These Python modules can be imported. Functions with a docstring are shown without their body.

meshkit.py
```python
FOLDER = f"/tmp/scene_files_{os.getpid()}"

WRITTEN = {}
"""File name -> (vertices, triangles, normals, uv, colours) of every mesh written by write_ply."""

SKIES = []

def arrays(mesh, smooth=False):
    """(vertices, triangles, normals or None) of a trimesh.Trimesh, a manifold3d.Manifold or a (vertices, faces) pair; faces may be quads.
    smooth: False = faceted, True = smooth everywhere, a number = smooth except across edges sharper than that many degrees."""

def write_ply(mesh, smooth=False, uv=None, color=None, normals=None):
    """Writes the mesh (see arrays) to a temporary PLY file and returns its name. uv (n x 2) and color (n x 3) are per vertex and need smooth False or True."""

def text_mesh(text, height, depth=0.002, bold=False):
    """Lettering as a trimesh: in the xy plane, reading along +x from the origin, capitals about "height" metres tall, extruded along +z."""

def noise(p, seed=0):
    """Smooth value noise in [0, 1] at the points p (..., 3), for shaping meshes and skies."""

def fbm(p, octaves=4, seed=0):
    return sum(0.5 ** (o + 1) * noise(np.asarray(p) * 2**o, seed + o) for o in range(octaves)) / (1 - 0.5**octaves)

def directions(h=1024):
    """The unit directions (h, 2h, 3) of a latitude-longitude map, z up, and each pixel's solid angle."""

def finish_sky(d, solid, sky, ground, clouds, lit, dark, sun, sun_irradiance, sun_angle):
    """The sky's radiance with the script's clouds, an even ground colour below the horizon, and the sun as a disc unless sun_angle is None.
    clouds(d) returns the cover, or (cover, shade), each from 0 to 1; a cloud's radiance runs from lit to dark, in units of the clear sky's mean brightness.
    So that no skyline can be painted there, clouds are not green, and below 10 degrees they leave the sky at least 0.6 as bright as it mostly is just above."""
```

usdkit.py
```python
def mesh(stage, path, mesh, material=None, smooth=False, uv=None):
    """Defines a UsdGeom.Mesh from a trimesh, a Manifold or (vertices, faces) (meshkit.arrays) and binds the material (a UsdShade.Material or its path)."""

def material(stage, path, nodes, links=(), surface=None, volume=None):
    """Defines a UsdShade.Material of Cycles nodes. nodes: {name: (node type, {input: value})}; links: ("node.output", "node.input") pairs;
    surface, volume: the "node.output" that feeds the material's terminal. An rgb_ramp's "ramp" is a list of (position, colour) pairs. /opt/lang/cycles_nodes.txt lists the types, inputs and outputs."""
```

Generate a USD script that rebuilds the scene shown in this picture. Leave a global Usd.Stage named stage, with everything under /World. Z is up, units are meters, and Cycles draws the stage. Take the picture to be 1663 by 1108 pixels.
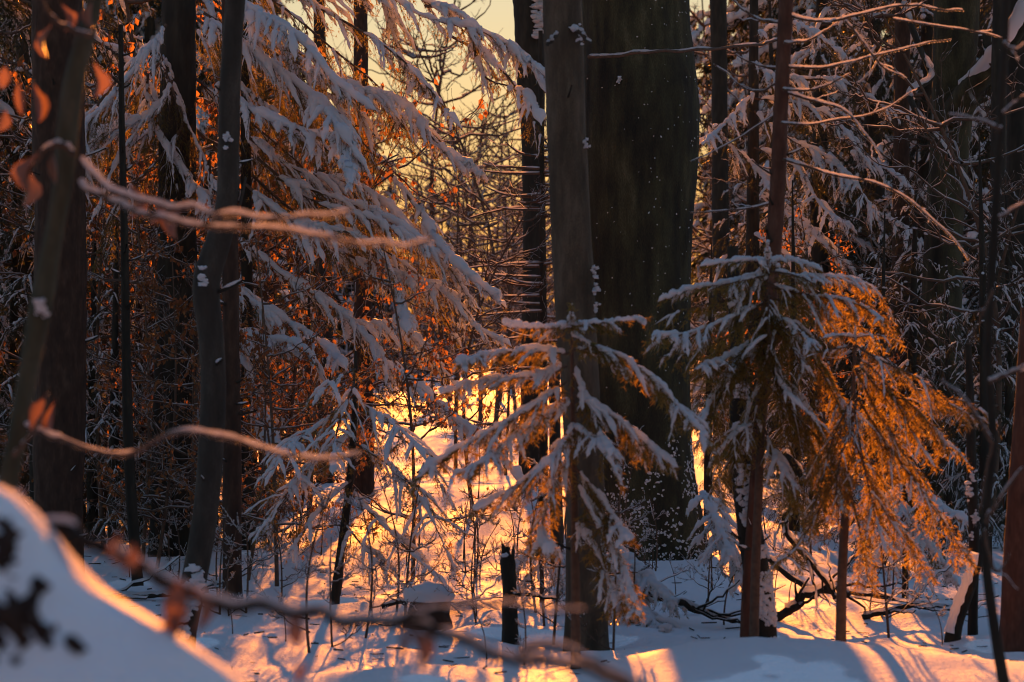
import math, numpy as np, trimesh, usdkit, meshkit
from pxr import Usd, UsdGeom, UsdLux, UsdShade, Gf, Sdf, Vt
from scipy.interpolate import CubicSpline

stage = Usd.Stage.CreateInMemory()
UsdGeom.SetStageUpAxis(stage, 'Z'); UsdGeom.SetStageMetersPerUnit(stage, 1.0)
world = UsdGeom.Xform.Define(stage, '/World'); stage.SetDefaultPrim(world.GetPrim())
UsdGeom.Scope.Define(stage, '/World/Looks')

# ------------------------------------------------------------------ camera, sky, sun, exposure
FOCAL, CAM_H, HOR = 85.0, 1.5, 590.0          # HOR: the photo row of the horizon
F = 1663 * FOCAL / 36.0
EXPOSURE = 1.6
SUN_EL, SUN_AZ = math.radians(11), math.atan2(-31.5, F)
SUN_I, SUN_COL, SKY = 1.25, (1.0, 0.28, 0.03), 0.052
HAZE = 0.0
cam = UsdGeom.Camera.Define(stage, '/World/camera')
cam.CreateHorizontalApertureAttr(36.0); cam.CreateVerticalApertureAttr(36.0 * 682 / 1024)
cam.CreateFocalLengthAttr(FOCAL); cam.CreateVerticalApertureOffsetAttr((HOR - 554) / 1663 * 36.0)
cam.CreateFStopAttr(4.0); cam.CreateFocusDistanceAttr(20.0); cam.CreateExposureAttr(EXPOSURE)
cam.CreateClippingRangeAttr(Gf.Vec2f(0.05, 5000))
cam.AddTranslateOp().Set(Gf.Vec3d(0, 0, CAM_H)); cam.AddRotateXYZOp().Set(Gf.Vec3f(90, 0, 0))

M = {}
def mat(name, nodes, links, surface=None, volume=None):
    M[name] = usdkit.material(stage, '/World/Looks/' + name, nodes, links, surface=surface, volume=volume)
mat('sky_light', {'s': ('sky_texture', {'sky_type': 'single_scattering', 'sun_disc': False, 'sun_elevation': SUN_EL, 'sun_rotation': SUN_AZ, 'air_density': 2.6, 'aerosol_density': 0.2, 'ozone_density': 5.5}),
                  't': ('mix', {'mix_type': 'multiply', 'fac': 1.0, 'color2': (.92, .89, 1.14)}),
                  'b': ('background_shader', {'strength': SKY})}, [('s.color', 't.color1'), ('t.color', 'b.color')], surface='b.background')
sky = UsdLux.DomeLight.Define(stage, '/World/sky')
UsdShade.MaterialBindingAPI.Apply(sky.GetPrim()).Bind(M['sky_light'])
sky.GetPrim().SetCustomDataByKey('kind', 'structure')
sun = UsdLux.DistantLight.Define(stage, '/World/sun')
sun.CreateIntensityAttr(SUN_I); sun.CreateAngleAttr(0.5); sun.CreateColorAttr(Gf.Vec3f(*SUN_COL)); sun.CreateNormalizeAttr(True)
sun.AddRotateXYZOp().Set(Gf.Vec3f(-(90 - math.degrees(SUN_EL)), 0, -math.degrees(SUN_AZ)))

# ------------------------------------------------------------------ materials
mat('snow', {'p': ('principled_bsdf', {'base_color': (.84, .86, .89), 'roughness': .65, 'specular_ior_level': .225}),
             't': ('translucent_bsdf', {'color': (.8, .8, .8)}), 'm': ('mix_closure', {'fac': .4}),
             'g': ('geometry', {}), 'n': ('noise_texture', {'scale': 90, 'detail': 3}), 'b': ('bump', {'strength': .5, 'distance': .01})},
    [('g.position', 'n.vector'), ('n.fac', 'b.height'), ('b.normal', 'p.normal'), ('p.BSDF', 'm.closure1'), ('t.BSDF', 'm.closure2')], surface='m.closure')
mat('frost', {'p': ('principled_bsdf', {'base_color': (.84, .86, .89), 'roughness': .65, 'specular_ior_level': .225}), 't': ('translucent_bsdf', {'color': (.95, .95, .95)}), 'm': ('mix_closure', {'fac': .8})},
    [('p.BSDF', 'm.closure1'), ('t.BSDF', 'm.closure2')], surface='m.closure')
mat('ground_snow', {'p': ('principled_bsdf', {'base_color': (.84, .86, .89), 'roughness': .65, 'specular_ior_level': .22}),
             'g': ('geometry', {}), 'n': ('noise_texture', {'scale': 30, 'detail': 6, 'roughness': .65}), 'b': ('bump', {'strength': .8, 'distance': .03})},
    [('g.position', 'n.vector'), ('n.fac', 'b.height'), ('b.normal', 'p.normal')], surface='p.BSDF')
def bark(name, stops, stretch=(9, 9, 1.6), rough=.85, bump=.02, fine=60):
    mat(name, {'g': ('geometry', {}), 'mp': ('mapping', {'scale': stretch}), 'n': ('noise_texture', {'scale': 1.6, 'detail': 7, 'roughness': .65}),
               'n2': ('noise_texture', {'scale': fine, 'detail': 4, 'roughness': .6}), 'mx': ('mix_float', {'fac': .35}),
               'r': ('rgb_ramp', {'ramp': stops}), 'p': ('principled_bsdf', {'roughness': rough, 'specular_ior_level': .25}), 'b': ('bump', {'strength': .8, 'distance': bump})},
        [('g.position', 'mp.vector'), ('mp.vector', 'n.vector'), ('mp.vector', 'n2.vector'), ('n.fac', 'mx.a'), ('n2.fac', 'mx.b'), ('mx.result', 'r.fac'), ('r.color', 'p.base_color'),
         ('mx.result', 'b.height'), ('b.normal', 'p.normal')], surface='p.BSDF')
bark('beech_bark', [(.32, (.014, .011, .008)), (.5, (.036, .028, .021)), (.66, (.08, .064, .05))], (7, 7, 2.2))
bark('old_beech_bark', [(.36, (.006, .005, .003)), (.46, (.022, .017, .009)), (.54, (.04, .036, .015)), (.66, (.1, .08, .045))], (4, 4, .9), bump=.05)
bark('moss_bark', [(.32, (.02, .021, .012)), (.5, (.048, .047, .028)), (.66, (.1, .095, .065))], (7, 7, 2.2))
bark('brown_bark', [(.32, (.026, .018, .01)), (.5, (.075, .052, .033)), (.66, (.15, .11, .075))], (8, 8, 1.8), bump=.03)
bark('spruce_bark', [(.3, (.014, .008, .005)), (.5, (.045, .022, .013)), (.7, (.1, .055, .034))], (14, 14, 5), bump=.03)
bark('red_bark', [(.3, (.035, .014, .008)), (.5, (.085, .034, .02)), (.7, (.15, .075, .05))], (16, 16, 5))
bark('dark_bark', [(.3, (.01, .008, .006)), (.5, (.024, .019, .013)), (.7, (.055, .045, .03))], (10, 10, 2.5), bump=.03)
bark('twig_bark', [(.3, (.04, .022, .014)), (.6, (.1, .06, .04))], (20, 20, 20), bump=.004)
def leafy(name, dif, tra, fac, vary=.5):
    mat(name, {'g': ('geometry', {}), 'h': ('hsv', {'color': dif}), 'mr': ('map_range', {'to_min': 1 - vary, 'to_max': 1 + vary}), 'h2': ('hsv', {'color': tra}),
               'd': ('principled_bsdf', {'roughness': .5, 'specular_ior_level': .4}), 't': ('translucent_bsdf', {}), 'm': ('mix_closure', {'fac': fac})},
        [('g.random_per_island', 'mr.value'), ('mr.result', 'h.value'), ('mr.result', 'h2.value'), ('h.color', 'd.base_color'), ('h2.color', 't.color'), ('d.BSDF', 'm.closure1'), ('t.BSDF', 'm.closure2')], surface='m.closure')
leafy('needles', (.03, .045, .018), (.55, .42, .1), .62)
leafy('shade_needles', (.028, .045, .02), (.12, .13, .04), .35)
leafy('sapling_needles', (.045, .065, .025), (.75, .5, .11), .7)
leafy('dead_leaf', (.2, .09, .045), (.7, .32, .11), .65, .4)
leafy('frosted_leaf', (.34, .2, .16), (.4, .2, .12), .4, .3)

# ------------------------------------------------------------------ scene tree helpers
used, LOC = {}, {}
def numbered(path):
    if path not in used:
        used[path] = 0; return path
    used[path] += 1
    return numbered_free(path)
def numbered_free(path):
    return f'{path}_{used[path]:03d}'
def tag(p, label=None, cat=None, group=None, kind=None):
    for k, v in (('label', label), ('category', cat), ('group', group), ('kind', kind)):
        if v: p.SetCustomDataByKey(k, v)
def thing(name, label, cat, loc, group=None):
    x = UsdGeom.Xform.Define(stage, numbered('/World/' + name)); loc = np.asarray(loc, float)
    x.AddTranslateOp().Set(Gf.Vec3d(*map(float, loc)))
    LOC[str(x.GetPath())] = loc; tag(x.GetPrim(), label, cat, group)
    return x.GetPrim()
def obj(name, vf, material, parent, smooth=True, kind=None, label=None):
    v, f = vf
    if len(f) == 0: return None
    pp = str(parent.GetPath()) if parent else '/World'
    loc = LOC.get(pp, np.zeros(3))
    path = numbered(pp + '/' + name)
    m = usdkit.mesh(stage, path, (np.asarray(v) - loc, f), M[material], smooth=smooth)
    LOC[path] = loc
    tag(m.GetPrim(), label, None, None, kind)
    return m.GetPrim()
def copy(src, name, loc, rz=0, s=1.0, label=None, cat=None, group=None):
    x = UsdGeom.Xform.Define(stage, numbered('/World/' + name))
    x.AddTranslateOp().Set(Gf.Vec3d(*map(float, loc))); x.AddRotateZOp().Set(float(rz)); x.AddScaleOp().Set(Gf.Vec3f(s, s, s))
    x.GetPrim().GetReferences().AddInternalReference(src); x.GetPrim().SetInstanceable(True)
    tag(x.GetPrim(), label, cat, group)
    return x.GetPrim()
stage.CreateClassPrim('/World/prototypes')
def proto(name):
    p = UsdGeom.Xform.Define(stage, '/World/prototypes/' + name).GetPrim()
    LOC[str(p.GetPath())] = np.zeros(3)
    return p

# ------------------------------------------------------------------ geometry helpers
def at(px, py, d): return np.array([(px - 831.5) / F * d, d, CAM_H + (HOR - py) / F * d])
def spline(pts, n):
    pts = np.asarray(pts, float)
    if len(pts) == 2: return pts[0] + np.linspace(0, 1, n)[:, None] * (pts[1] - pts[0])
    t = np.concatenate([[0], np.cumsum(np.maximum(np.linalg.norm(np.diff(pts[:, :3], axis=0), axis=1), 1e-6) ** .7)])
    return CubicSpline(t, pts, bc_type='natural')(np.linspace(0, t[-1], n))
def unit(a): return a / np.maximum(np.linalg.norm(a, axis=-1, keepdims=True), 1e-12)
def cat_vf(parts):
    parts = [p for p in parts if len(p[1])]
    if not parts: return np.zeros((0, 3)), np.zeros((0, 3), int)
    off, V, Fs = 0, [], []
    for v, f in parts: V.append(v); Fs.append(np.asarray(f) + off); off += len(v)
    return np.vstack(V), np.vstack(Fs)
def tubes(P, R, sides=5, squash=1.0, caps=False):
    """P (m, n, 3) polylines, R (m, n) radii -> one mesh of m tubes."""
    P, R = np.asarray(P, float), np.asarray(R, float)
    m, n = P.shape[:2]
    if m == 0: return np.zeros((0, 3)), np.zeros((0, 3), int)
    T = unit(np.gradient(P, axis=1)); mt = np.abs(T.mean(1))
    ref = np.where((mt[:, 2] < .75 * np.linalg.norm(mt, axis=1))[:, None], [0, 0, 1.], [.8, .6, 0])[:, None]
    U = unit(np.cross(T, ref)); W = np.cross(U, T)
    a = np.arange(sides) / sides * 2 * np.pi
    ring = U[:, :, None] * np.cos(a)[:, None] + W[:, :, None] * np.sin(a)[:, None] * squash
    V = P[:, :, None] + ring * R[:, :, None, None]
    i, j, k = np.meshgrid(np.arange(m), np.arange(n - 1), np.arange(sides), indexing='ij')
    A = (i * n + j) * sides + k; B = (i * n + j) * sides + (k + 1) % sides
    f = np.concatenate([np.stack([A, B, B + sides], -1).reshape(-1, 3), np.stack([A, B + sides, A + sides], -1).reshape(-1, 3)])
    return V.reshape(-1, 3), f
ICO_FINE, ICO_SMALL = trimesh.creation.icosphere(1), trimesh.creation.icosphere(0)
def blobs(P, S, N=None, seed=0, flat=.5):
    """lumps of snow: centres P (m,3), radii S (m,), flattened along N."""
    P, S = np.asarray(P, float), np.asarray(S, float); r = np.random.default_rng(seed)
    m = len(P); ICO = ICO_FINE if m < 250 else ICO_SMALL; N = np.tile([0, 0, 1.], (m, 1)) if N is None else unit(np.asarray(N, float))
    a = unit(np.cross(N, r.normal(size=(m, 3)))); b = np.cross(N, a)
    B = np.stack([a * r.uniform(.7, 1.4, (m, 1)), b * r.uniform(.6, 1.0, (m, 1)), N * flat], 1)
    v = ICO.vertices[None] * (1 + .25 * r.normal(size=(m, len(ICO.vertices), 1)))
    V = P[:, None] + np.einsum('mvk,mkc->mvc', v, B) * S[:, None, None]
    f = ICO.faces[None] + (np.arange(m) * len(ICO.vertices))[:, None, None]
    return V.reshape(-1, 3), f.reshape(-1, 3)
def trunk_mesh(path, sides=28, step=.05, rough=.04, seed=0, flare=0., lobes=5):
    """path: (x, y, z, r) rows from the bottom up."""
    path = np.asarray(path, float)
    L = np.linalg.norm(np.diff(path[:, :3], axis=0), axis=1).sum()
    q = spline(path, int(np.clip(L / step, 12, 260)))
    P, R = q[:, :3], np.maximum(q[:, 3], .003)
    h = np.concatenate([[0], np.cumsum(np.linalg.norm(np.diff(P, axis=0), axis=1))])
    v, f = tubes(P[None], R[None], sides)
    v = v.reshape(len(P), sides, 3); c = P[:, None]; d = v - c
    a = np.arange(sides) / sides * 2 * np.pi
    n = meshkit.fbm(np.stack(np.broadcast_arrays(np.cos(a)[None] * 1.6, np.sin(a)[None] * 1.6, (h / np.maximum(R.mean(), .03) * .35)[:, None]), -1) + seed * 7.3, 4, seed) - .5
    k = 1 + rough * 4 * n
    n2 = meshkit.fbm(np.stack(np.broadcast_arrays(np.cos(a)[None] * 7, np.sin(a)[None] * 7, (h / np.maximum(R.mean(), .03) * .8)[:, None]), -1) + seed * 3.1, 3, seed + 9) - .5
    k = k + rough * 1.6 * n2
    if flare: k = k + flare * np.exp(-h / (R[0] * 1.3))[:, None] * (1 + .5 * np.cos(a * lobes + seed)[None])
    return (c + d * k[:, :, None]).reshape(-1, 3), f

# ------------------------------------------------------------------ spruce boughs
def needles_on(P, rng, per_m, length, width, ang=.82, flat=.45):
    """P (m, n, 3) twigs -> single-triangle needles along them."""
    if len(P) == 0: return np.zeros((0, 3)), np.zeros((0, 3), int)
    seg = np.diff(P, axis=1); sl = np.linalg.norm(seg, axis=-1).ravel()
    cnt = rng.poisson(sl * per_m); idx = np.repeat(np.arange(len(sl)), cnt)
    if len(idx) == 0: return np.zeros((0, 3)), np.zeros((0, 3), int)
    A = P[:, :-1].reshape(-1, 3)[idx]; D = seg.reshape(-1, 3)[idx]
    p = A + D * rng.random((len(idx), 1)); t = unit(D)
    o = rng.normal(size=(len(idx), 3)); o[:, 2] *= flat; o[:, 2] -= .25
    o = unit(o - (o * t).sum(1, keepdims=True) * t)
    w = rng.uniform(ang * .7, ang * 1.2, (len(idx), 1))
    d = t * np.cos(w) + o * np.sin(w)
    s = unit(np.cross(d, rng.normal(size=d.shape))) * width / 2
    ln = length * rng.uniform(.7, 1.2, (len(idx), 1))
    V = np.stack([p + s, p - s, p + d * ln], 1).reshape(-1, 3)
    return V, np.arange(len(V)).reshape(-1, 3)
def bough(spine, W, rng, gap=.055, sec=.04, per_m=170, nl=.022, nw=.005, droop=.5, snow=.022, cover=.8, r0=.012, sides=6, hang=.0, sec_len=.4, sec_snow=True, ang0=48):
    """a spruce bough along spine -> (wood, needles, snow)"""
    n = 26
    S = spline(spine, n); T = unit(np.gradient(S, axis=0))
    h = np.concatenate([[0], np.cumsum(np.linalg.norm(np.diff(S, axis=0), axis=1))]); L = h[-1]
    k = max(int(L / gap), 4); u = np.clip((np.arange(2 * k) // 2 + rng.random(2 * k)) / k, .03, .995)
    side = np.where(np.arange(2 * k) % 2, 1., -1.)
    p = np.stack([np.interp(u * L, h, S[:, c]) for c in range(3)], 1)
    t = unit(np.stack([np.interp(u * L, h, T[:, c]) for c in range(3)], 1))
    s = unit(np.cross(t, [0, 0, 1.]) + 1e-6)
    a = np.radians(rng.normal(ang0, 15, 2 * k))[:, None]
    d = t * np.cos(a) + s * side[:, None] * np.sin(a) + rng.normal(0, .12, (2 * k, 3)); d = unit(d + [0, 0, -hang])
    ll = W * np.minimum((u + .25) / .5, 1) * ((1 - u) ** .65 + .16) * rng.uniform(.4, 1.25, 2 * k)
    q = np.linspace(0, 1, 7)[None, :, None]
    lat = p[:, None] + d[:, None] * q * ll[:, None, None] - np.array([0, 0, 1.]) * (droop * ll[:, None, None] * q ** 2) + np.cumsum(rng.normal(0, .012, (2 * k, 7, 3)), 1) * ll[:, None, None] * 1.6 * q
    # second order
    ns = np.maximum((ll / sec).astype(int), 0); ns[ll < .07] = 0
    idx = np.repeat(np.arange(2 * k), ns); m = len(idx)
    sec_p = np.zeros((0, 4, 3))
    if m:
        v = rng.uniform(.15, .97, m); LT = unit(np.gradient(lat, axis=1))
        b0 = np.clip((v * 6).astype(int), 0, 5); fr = (v * 6 - b0)[:, None]
        pp = lat[idx, b0] * (1 - fr) + lat[idx, b0 + 1] * fr; tt = LT[idx, b0]
        ss = unit(np.cross(tt, [0, 0, 1.]) + 1e-6) * np.where(rng.random(m) < .5, 1, -1.)[:, None]
        dd = unit(tt * .75 + ss * .65 + rng.normal(0, .15, (m, 3)))
        l2 = sec_len * ll[idx] * (1.05 - v) * rng.uniform(.6, 1.2, m) + .02
        q4 = np.linspace(0, 1, 4)[None, :, None]
        sec_p = pp[:, None] + dd[:, None] * q4 * l2[:, None, None] - np.array([0, 0, 1.]) * (droop * 1.2 * l2[:, None, None] * q4 ** 2)
    taper = np.linspace(1, .25, 7)[None]
    wood = cat_vf([tubes(S[None], np.linspace(r0, r0 * .25, n)[None], 7), tubes(lat, np.full((2 * k, 1), r0 * .3) * taper, 3)])
    need = cat_vf([needles_on(S[None, 5:], rng, per_m, nl, nw), needles_on(lat, rng, per_m, nl, nw), needles_on(sec_p, rng, per_m, nl, nw)])
    parts = []
    if snow > 0:
        up = np.array([0, 0, 1.])
        def cov(P, r, sides, lim, fade=lambda y: 1 + 0 * y):
            mm, nn = P.shape[:2]
            # denser sampling for lumps
            x = np.linspace(0, 1, nn); N2 = nn * 2 if nn > 4 else nn
            y = np.linspace(.04, 1.0, N2); i0 = np.clip((y * (nn - 1)).astype(int), 0, nn - 2); fr = (y * (nn - 1) - i0)[None, :, None]
            Q = P[:, i0] * (1 - fr) + P[:, i0 + 1] * fr
            R = r * rng.uniform(.55, 1.4, (mm, N2)); R = (R + np.roll(R, 1, 1)) / 2
            g = .55 * meshkit.noise(Q * 5 + 31, 5) + .45 * meshkit.noise(Q * 14 + 7, 6); R = R * np.clip((g - (1 - lim) * .75) * 5, 0, 1)
            R *= np.minimum(1, np.minimum(np.arange(N2) * 1.2 + .05, (N2 - 1 - np.arange(N2)) * 1.0 + .25))[None]
            tq = unit(np.gradient(Q, axis=1)); hz_ = np.hypot(tq[..., 0], tq[..., 1]); R = R * np.clip((hz_ - .2) * 2, 0, 1) * fade(y)[None]
            keep = R.max(1) > r * .3
            R *= .45 + 1.2 * meshkit.noise(Q * 6.1 + 5, 8)
            Q = Q + up * (R * .55)[:, :, None] + rng.normal(0, r * .12, Q.shape)
            Q = np.concatenate([Q, Q[:, -1:] + (Q[:, -1:] - Q[:, -2:-1]) * .35], 1); R = np.concatenate([R, R[:, -1:] * .45], 1); Q = np.concatenate([Q, Q[:, -1:] + (Q[:, -1:] - Q[:, -2:-1]) * .5], 1); R = np.concatenate([R, R[:, -1:] * .02], 1)
            return tubes(Q[keep], np.maximum(R, .0003)[keep], sides, .75)
        on_ = (rng.random(2 * k) < cover) & (ll > .05); parts.append(cov(lat[on_], snow, sides, .9, lambda y: 1.1 - .4 * y)); parts.append(cov(spline(S, 22)[None], snow * 1.25, sides + 2, cover + .1))
        if sec_snow and m: parts.append(cov(sec_p[on_[idx]], snow * .5, max(sides - 2, 3), .6, lambda y: 1.1 - .8 * y))
    return wood, need, cat_vf(parts)
def put_bough(parent, b, needle='needles', name='bough'):
    w, nd, sn = b
    o = obj(name, w, 'twig_bark', parent)
    obj('needles', nd, needle, o, smooth=False); obj('snow', sn, 'snow', o)
def hero_fir(name, label, trunk, tmat, boughs, d, seed, needle='needles', tilt=.9, **kw):
    rng = np.random.default_rng(seed)
    base = np.array(trunk[0][:3]); t = thing(name, label, 'spruce', base)
    obj('trunk', trunk_mesh(trunk, 20, .05, .03, seed), tmat, t)
    for pts, W in boughs:
        dj = rng.uniform(-.35, .35) * kw.get('spread', 1.)
        k = np.linspace(0, 1, len(pts)); wob = rng.normal(0, 1, (len(pts), 2)) * np.sin(np.pi * k)[:, None] * kw.get('wobble', 0)
        sp = [at(x + wob[q_, 0], y + wob[q_, 1], d + dj * kk ** .6 - tilt * kk * rng.uniform(.1, .9)) for q_, ((x, y), kk) in enumerate(zip(pts, k))]
        put_bough(t, bough(sp, W, rng, **{a: b for a, b in kw.items() if a not in ('spread', 'fill', 'wobble')}), needle)
        for q in range(kw.get('fill', 0)):
            o = rng.uniform(-14, 14, 2) + [0, 14 + 10 * q]; dj = rng.uniform(-.2, .35)
            sp = [at(x + o[0] * kk, y + o[1] + 16 * kk, d + dj * kk ** .6 - .3 * tilt * kk) for (x, y), kk in zip(pts, k)]
            put_bough(t, bough(sp, W * 1.05, rng, **{**{a: b for a, b in kw.items() if a not in ('spread', 'fill', 'wobble')}, 'snow': kw['snow'] * .6, 'cover': .2, 'droop': kw['droop'] * 1.4}), needle)
    return t

# ------------------------------------------------------------------ ground
HOLLOWS = [((px - 831.5) / F * d, d, r_, h_) for px, d, r_, h_ in [(95, 16.2, .36, .08), (292, 12.6, .2, .06), (224, 16.4, .14, .05), (377, 15.4, .18, .06), (402, 18.6, .16, .05), (290, 18.8, .35, .08), (952, 13, .26, .07), (1072, 19.6, .75, .1), (1240, 12.9, .2, .06), (1209, 12.8, .13, .05), (1652, 12.6, .22, .06), (828, 13.2, .16, .05), (697, 13.9, .24, .04), (543, 15.2, .14, .05)]]
def gz(x, y):
    x, y = np.asarray(x, float), np.asarray(y, float)
    p = np.stack(np.broadcast_arrays(x, y, 0 * x), -1)
    z = .16 * (meshkit.fbm(p * .55, 4, 3) - .5) + .05 * (meshkit.fbm(p * np.array([2.2, 1.2, 1]), 3, 8) - .5)
    z = z + .26 / (1 + np.exp(-(x - .35) * 5)) * np.exp(-((y - 10.6) / .9) ** 2) * (1 - .45 / (1 + np.exp(-(x - 1.75) * 5)))
    z = z + .10 * np.exp(-((y - 11.4) / .35) ** 2) * np.exp(-((x + .35) / .5) ** 2)
    z = z - .25 * np.clip((9.5 - y) / 5, 0, 1) + .022 * (meshkit.fbm(p * np.array([6., 3.5, 1]), 3, 21) - .5)
    for hx, hy, hr, hd in HOLLOWS: z = z - hd * np.exp(-((x - hx) ** 2 + (y - hy) ** 2) / hr ** 2) + hd * .35 * np.exp(-(np.sqrt((x - hx) ** 2 + (y - hy) ** 2) - hr * 1.9) ** 2 / (hr * .6) ** 2)
    return z + .012 * np.clip(y - 40, 0, 200)
def axis(lo, hi, fine, n_out):
    core = np.arange(lo, hi, fine)
    return core
xs = np.concatenate([-np.geomspace(300, 5.2, 60), np.arange(-5, 5, .07), np.geomspace(5.2, 300, 60)])
ys = np.concatenate([np.linspace(-40, 7, 30), np.arange(7.2, 22, .05), np.geomspace(22.1, 400, 130)])
X, Y = np.meshgrid(xs, ys, indexing='ij'); Z = gz(X, Y)
nx, ny = X.shape
i, j = np.meshgrid(np.arange(nx - 1), np.arange(ny - 1), indexing='ij'); a = i * ny + j
gf = np.concatenate([np.stack([a, a + ny, a + ny + 1], -1).reshape(-1, 3), np.stack([a, a + ny + 1, a + 1], -1).reshape(-1, 3)])
g = obj('snow_ground', (np.stack([X, Y, Z], -1).reshape(-1, 3), gf), 'ground_snow', None); tag(g, kind='structure')
def on(px, d): x = (px - 831.5) / F * d; return np.array([x, d, float(gz(x, d))])

# ------------------------------------------------------------------ trunks
def ppath(rows, d, foot=None, top=None):
    """rows (px, py, width px) from the bottom up at depth d (number or per-row), foot: sunk below ground"""
    ds = np.broadcast_to(d, len(rows)); out = []
    for (px, py, w), dd in zip(rows, ds): out.append([*at(px, py, dd), w / 2 * dd / F])
    if foot:
        b = out[0]; z = float(gz(b[0], b[1])) - .15; out.insert(0, [b[0], b[1], min(z, b[2] - .1), b[3] * foot])
    if top:
        b, c = np.array(out[-1]), np.array(out[-2]); dr = (b[:3] - c[:3]); dr = dr / dr[2]
        for f in (.5, 1.): out.append([*(b[:3] + dr * (top - b[2]) * f), b[3] * (1 - .55 * f)])
    return out
def tree(name, label, cat, path, material, seed, sides=28, rough=.04, flare=0., step=.05, group=None):
    base = np.array(path[0][:3]); base[2] += .15
    t = thing(name, label, cat, base, group)
    obj('trunk', trunk_mesh(path, sides, step, rough, seed, flare), material, t)
    return t
def branch(parent, rows, d, w0, w1, material='twig_bark', snow=1.0, seed=0, name='branch', cover=.9, jit=.35, n=None, side_twigs=0, tw_len=.25, fringe=False, snow_mat='frost'):
    """rows (px, py); w in px; a bare branch with a line of snow on it"""
    ds = np.broadcast_to(d, len(rows)) if np.ndim(d) else np.full(len(rows), d)
    r = np.random.default_rng(seed)
    P0 = spline([at(x, y, dd) for (x, y), dd in zip(rows, ds)], n or 14 * len(rows)); n = len(P0)
    s = ds.mean() / F
    w = np.linspace(w0, w1, n) / 2 * s
    P0 = P0 + np.stack([meshkit.noise(np.stack([np.linspace(0, n * .16, n), np.full(n, c * 9.), np.full(n, seed * 3.1)], -1), seed) - .5 for c in range(3)], -1) * w0 * s * jit * 2
    W = w * (1 + .18 * (meshkit.noise(np.stack([np.linspace(0, n * .5, n), np.full(n, 5.), np.full(n, seed * 1.)], -1), 4) - .4))
    parts = [tubes(P0[None], W[None], 9)]; sn = []
    twigs = []
    for k in range(side_twigs):
        i = r.integers(n // 6, n - 2); t = unit(P0[min(i + 1, n - 1)] - P0[i - 1]); dr = unit(t + r.normal(0, .6, 3) * [1, .8, 1]); l = tw_len * r.uniform(.4, 1.3)
        q = np.linspace(0, 1, 9)[:, None]
        tp = P0[i] + dr * l * q + np.cumsum(r.normal(0, .03 * l, (9, 3)), 0) + np.array([0, 0, .15 * l]) * q ** 2
        twigs.append(tp); parts.append(tubes(tp[None], np.linspace(W[i] * .5, W[i] * .2, 9)[None], 5))
    o = obj(name, cat_vf(parts), material, parent)
    if snow:
        def line(P, R):
            nn = len(P); g = meshkit.noise(np.stack([np.linspace(0, nn * .22, nn), np.full(nn, 3.), np.full(nn, seed * 2.)], -1), 9)
            sr = R * snow * np.clip((g - (1 - cover) * .8) * 5, 0, 1) * (.8 + .4 * r.random(nn)); sr[0] = sr[-1] = .0003
            return tubes((P + np.array([0, 0, 1.]) * (R * 1.0)[:, None])[None], np.maximum(sr, .0003)[None], 7, .8)
        fr = needles_on(P0[None], r, 1100, max(w0 * s * .55, .006), max(w0 * s * .2, .0025), 1.25, 1.) if fringe else (np.zeros((0, 3)), np.zeros((0, 3), int))
        sn = [fr, line(P0, W)] + [line(tp, np.full(9, max(w1 * s * .4, .002))) for tp in twigs]
        obj('snow', cat_vf(sn), snow_mat, o)
    return o, P0
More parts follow.
